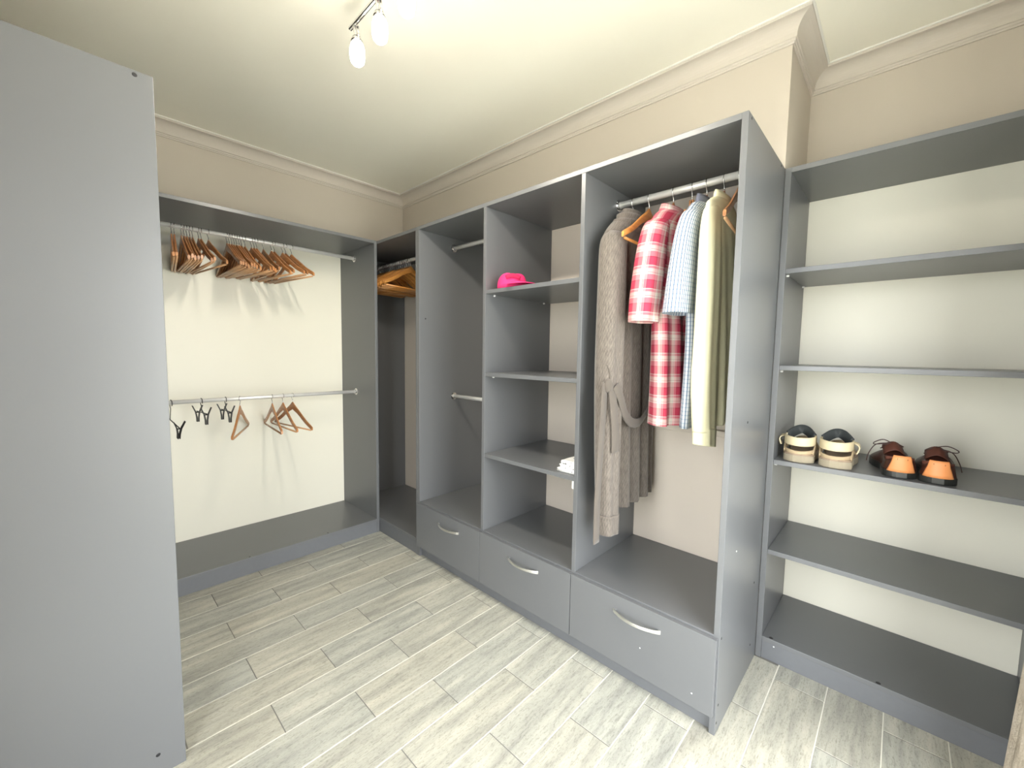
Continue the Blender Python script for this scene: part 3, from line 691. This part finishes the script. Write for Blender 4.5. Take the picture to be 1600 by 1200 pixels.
def sandal(loc, rot, mir, label):
    r = thing('sandal', loc, label, 'sandal', 'sandals on the shoe shelf', (0, 0, RAD(rot)))
    L, W = .275, .107
    m = MB(); sole(m, L, W, .001, .030); so = m.build('sole', 'sole', r, local=True)
    m = MB(); sole(m, L, W * .94, .0295, .036, 0); m.build('insole', 'insole', r, local=True)
    # heel cup rails low at both sides, heel strap band, padded ankle strap
    def band(name, pts, w, th, mat, wd=(0, .15, 1)):
        MB().ribbon(lerp_rows(pts, 24), wd, w, th).build(name, mat, r, smooth=True, local=True)
    def arc(rx, ry, yc, z, zf, a0=-200, a1=20, n=11):
        return [(rx * math.cos(RAD(a0 + (a1 - a0) * i / (n - 1))) , yc + ry * math.sin(RAD(a0 + (a1 - a0) * i / (n - 1))), z + zf * abs(2 * i / (n - 1) - 1) ** 1.5) for i in range(n)]
    band('heel_strap', arc(.052, .060, .066, .086, .006), .036, .006, 'sandlight')
    band('lower_strap', arc(.053, .060, .064, .040, .012), .016, .005, 'sand')
    for s in (-1, 1):
        band('side_strap', [(s * .050, .035, .036), (s * .053, .075, .062), (s * .050, .115, .088), (s * .036, .145, .108)], .024, .005, 'sand')
    band('ankle_strap', [(-.044 + .088 * t_, .075 + .045 * math.sin(math.pi * t_) + .015, .098 + .026 * math.sin(math.pi * t_)) for t_ in [i / 8 for i in range(9)]], .038, .009, 'darkcloth', (0, .3, 1))
    band('instep_strap', [(-.052 + .104 * t_, .135 + .02 * math.sin(math.pi * t_), .040 + .070 * math.sin(math.pi * t_) ** .6) for t_ in [i / 8 for i in range(9)]], .040, .006, 'sand', (0, 1, 0))
    band('toe_strap', [(-.056 + .112 * t_, .205, .034 + .045 * math.sin(math.pi * t_) ** .6) for t_ in [i / 8 for i in range(9)]], .045, .006, 'sand', (0, 1, 0))
    MB().ribbon(lerp_rows([(mir * .050, .085, .100), (mir * .066, .070, .096), (mir * .072, .060, .082), (mir * .064, .055, .060)], 14), (0, 1, .3), .018, .004).build('strap_end', 'sandlight', r, smooth=True, local=True)
    MB().box(mir * .050 - .004, mir * .050 + .004, .074, .096, .088, .106).build('buckle', 'wire', r, local=True, bevel=.001)
sandal((2.980, .018, .8932), 2, -1, 'left beige strappy sandal with charcoal ankle pad on the shoe shelf')
sandal((3.102, .016, .8932), 1, 1, 'right beige strappy sandal with its strap end sticking out on the shoe shelf')
def leather_shoe(loc, rot, mir, label):
    r = thing('leather_shoe', loc, label, 'shoe', 'brown shoes on the shoe shelf', (0, 0, RAD(rot)))
    L, W = .285, .094
    m = MB(); sole(m, L, W, .001, .026, .002); m.build('sole', 'blacksole', r, local=True)
    # upper: lofted along the length, open topline in the heel half
    m = MB(); rings = []; n = 22; ns = 17
    topz = lambda s: .074 - .026 * math.sin(min(s / .5, 1) * math.pi) * .7 if s < .5 else (.086 - .062 * ((s - .5) / .5) ** 1.3)
    for i in range(n + 1):
        s = .004 + .992 * i / n; hw = foot(s, L, W, 1) - .001; off = .010 * math.sin(s * math.pi) * (1 if s > .35 else .5); ht = max(topz(s), .034); row = []
        close = min(max((s - .36) / .14, 0), 1)
        for j in range(ns):
            t_ = j / (ns - 1) * 2 - 1; a = abs(t_)
            if close <= 0:
                x = hw * (1 - .16 * (1 - a) / 1.0 * 2 if a > .5 else .84 - (.5 - a) * .06); z = .024 + (ht - .024) * (1 - a) * 2 if a > .5 else ht - (.5 - a) * .08
            else:
                an = a * math.pi / 2; xr = hw * math.sin(an) ** .75; zr = .024 + (ht - .024) * math.cos(an) ** .8
                xo = hw * (1 - .16 * (1 - a) * 2 if a > .5 else .84 - (.5 - a) * .06); zo = .024 + (ht - .024) * (1 - a) * 2 if a > .5 else ht - (.5 - a) * .08
                x = xo + (xr - xo) * close; z = zo + (zr - zo) * close
            row.append((math.copysign(x, t_) * (1 if a > 1e-6 or close > .99 else 1) + off, s * L, z))
        rings.append(row)
    # heel half left open: build as two side strips plus a closed vamp
    half = ns // 2; cut = 9
    left = [rr[:half + 1] for rr in rings[:cut]]; right = [rr[half:] for rr in rings[:cut]]
    for side in (left, right):
        q = [rr[:5] if side is left else rr[-5:] for rr in side]; m.loft(q, caps=False, closed=False)
    m.loft(rings[cut - 1:], caps=False, closed=False)
    m.build('upper', 'brown', r, smooth=True, local=True, solid=.003)
    # tan heel counter wrapping the back
    m = MB(); rings = []
    for z, g, sp in ((.024, 1.12, 52), (.036, 1.10, 47), (.050, 1.07, 42), (.062, 1.03, 38), (.074, 1.0, 36), (.084, .98, 33)):
        rings.append([((.044 * g) * math.cos(RAD(-90 + sp * k_ / 10)), .046 + .046 * g * math.sin(RAD(-90 + sp * k_ / 10)), z) for k_ in range(-10, 11)])
    m.loft(rings, caps=False, closed=False); m.build('heel_counter', 'tan', r, smooth=True, local=True, solid=.003)
    m = MB(); m.ribbon([(.038 * math.cos(RAD(a)), .045 + .040 * math.sin(RAD(a)), .076 - .010 * abs(math.cos(RAD(a)))) for a in range(-170, -9, 8)], (0, 0, 1), .016, .008); m.build('padded_collar', 'lining', r, smooth=True, local=True)
    m = MB(); sole(m, L * .52, W * .80, .027, .034); m.build('insole', 'lining', r, local=True)
    m = MB(); m.ribbon([(-.030 + .06 * i / 8 + .006, .150 - .015 * math.sin(i / 8 * math.pi), .078 + .020 * math.sin(i / 8 * math.pi)) for i in range(9)], (0, .8, .5), .050, .004); m.build('tongue', 'lining', r, smooth=True, local=True)
    m = MB()
    for q in range(3): m.tube([(-.030 + .06 * i / 6 + .006, .150 + .020 * q, .094 - .010 * q + .012 * math.sin(i / 6 * math.pi)) for i in range(7)], .0022, 6)
    m.tube(lerp_rows([(.0, .150, .106), (mir * .03, .130, .120), (mir * .058, .120, .108), (mir * .050, .145, .096), (.0, .152, .106)], 20), .0018, 6)
    m.tube(lerp_rows([(.0, .150, .106), (mir * .045, .150, .096), (mir * .066, .150, .060), (mir * .074, .140, .028)], 16), .0018, 6)
    m.build('laces', 'brown', r, smooth=True, local=True)
leather_shoe((3.297, .026, .8932), 13, -1, 'left dark brown shoe with tan heel and loose lace on the shoe shelf')
leather_shoe((3.390, .024, .8932), 3, 1, 'right dark brown shoe with tan heel, rightmost on the shoe shelf')

# ------------------------------------------------------------------ ceiling light
def ceiling_lamp():
    r = thing('spot_bar_lamp', (2.0, -1.226, 2.672), 'chrome ceiling bar light with lit crystal glass spots', 'ceiling lamp')
    MB().lathe([(.0001, ZC - .0005), (.055, ZC - .0005), (.055, ZC - .022), (.050, ZC - .028), (.0001, ZC - .028)], (2.03, -1.226, 0), 28).build('canopy', 'chrome', r)
    MB().tube([(2.03, -1.226, ZC - .025), (2.03, -1.226, 2.606)], .008, 10).build('stem', 'chrome', r)
    MB().tube([(1.605, -1.226, 2.602), (2.455, -1.226, 2.602)], .0085, 12).build('bar', 'chrome', r)
    for i, x in enumerate((1.640, 1.815, 1.992, 2.240, 2.420)[:5]):
        h = MB(); h.tube([(x, -1.226, 2.602), (x + .002, -1.222, 2.560), (x + .004, -1.219, 2.548)], .0075, 10); h.tube([(x + .018, -1.221, 2.585), (x + .018, -1.219, 2.545)], .005, 8)
        h.lathe([(.0001, 2.552), (.017, 2.552), (.022, 2.538), (.0001, 2.538)], (x + .004, -1.219, 0), 16)
        ho = h.build('spot_holder', 'chrome', r, smooth=True)
        MB().lathe([(.0001, 2.540), (.015, 2.540), (.023, 2.528), (.028, 2.508), (.0285, 2.482), (.025, 2.462), (.017, 2.453), (.0001, 2.451)], (x + .005, -1.218, 0), 20).build('glass_shade', 'bulb', ho, smooth=True)
        ld = bpy.data.lights.new('spot_light', 'SPOT'); ld.energy = LAMP_WATTS; ld.color = (1, .92, .80); ld.spot_size = math.radians(172); ld.spot_blend = .35; ld.shadow_soft_size = .025
        lo = bpy.data.objects.new('spot_light', ld); COL.objects.link(lo); lo.parent = ho; lo.location = Vector((x + .005, -1.218, 2.444)) - r.location
ceiling_lamp()

# ------------------------------------------------------------------ curtain bunched beside the garden door
def curtain():
    r = thing('curtain', (3.63, -.37, 0), 'mottled beige curtain edge at the bottom right corner beside the shoe shelves', 'curtain')
    m = MB(); rings = []; n = 64
    for i in range(22):
        q = i / 21; z = .008 + (2.24 - .008) * q; fl = (1 - q) ** 2.2
        ring = []
        for j in range(n):
            a = 2 * math.pi * j / n; c, s_ = math.cos(a), math.sin(a)
            hy = .19 - .02 * q + .02 * fl; hx = .038 + .020 * fl
            wv = (.012 + .008 * fl) * math.sin(9 * math.pi * s_ + .8 * math.sin(3 * q)) * abs(c)
            ring.append((3.637 - .024 * fl + hx * c + wv * (1 if c < 0 else .3), -.37 + hy * s_, z))
        rings.append(ring)
    m.loft(rings); m.build('drape', 'sack', r, smooth=True)
    MB().tube([(3.637, -2.33, 2.27), (3.637, -.10, 2.27)], .012, 12).build('curtain_pole', 'rail', r, smooth=True)
    for j in range(8):
        y = -.53 + j * .046
        MB().tube([(3.637 + .019 * math.cos(a), y, 2.262 + .019 * math.sin(a)) for a in [2 * math.pi * k / 16 for k in range(17)]], .0025, 6).build('curtain_ring', 'rail', r, smooth=True)
    for y in (-2.25, -.14):
        MB().tube([(XR - .001, y, 2.27), (3.64, y, 2.27)], .008, 8).build('pole_bracket', 'rail', r)
curtain()
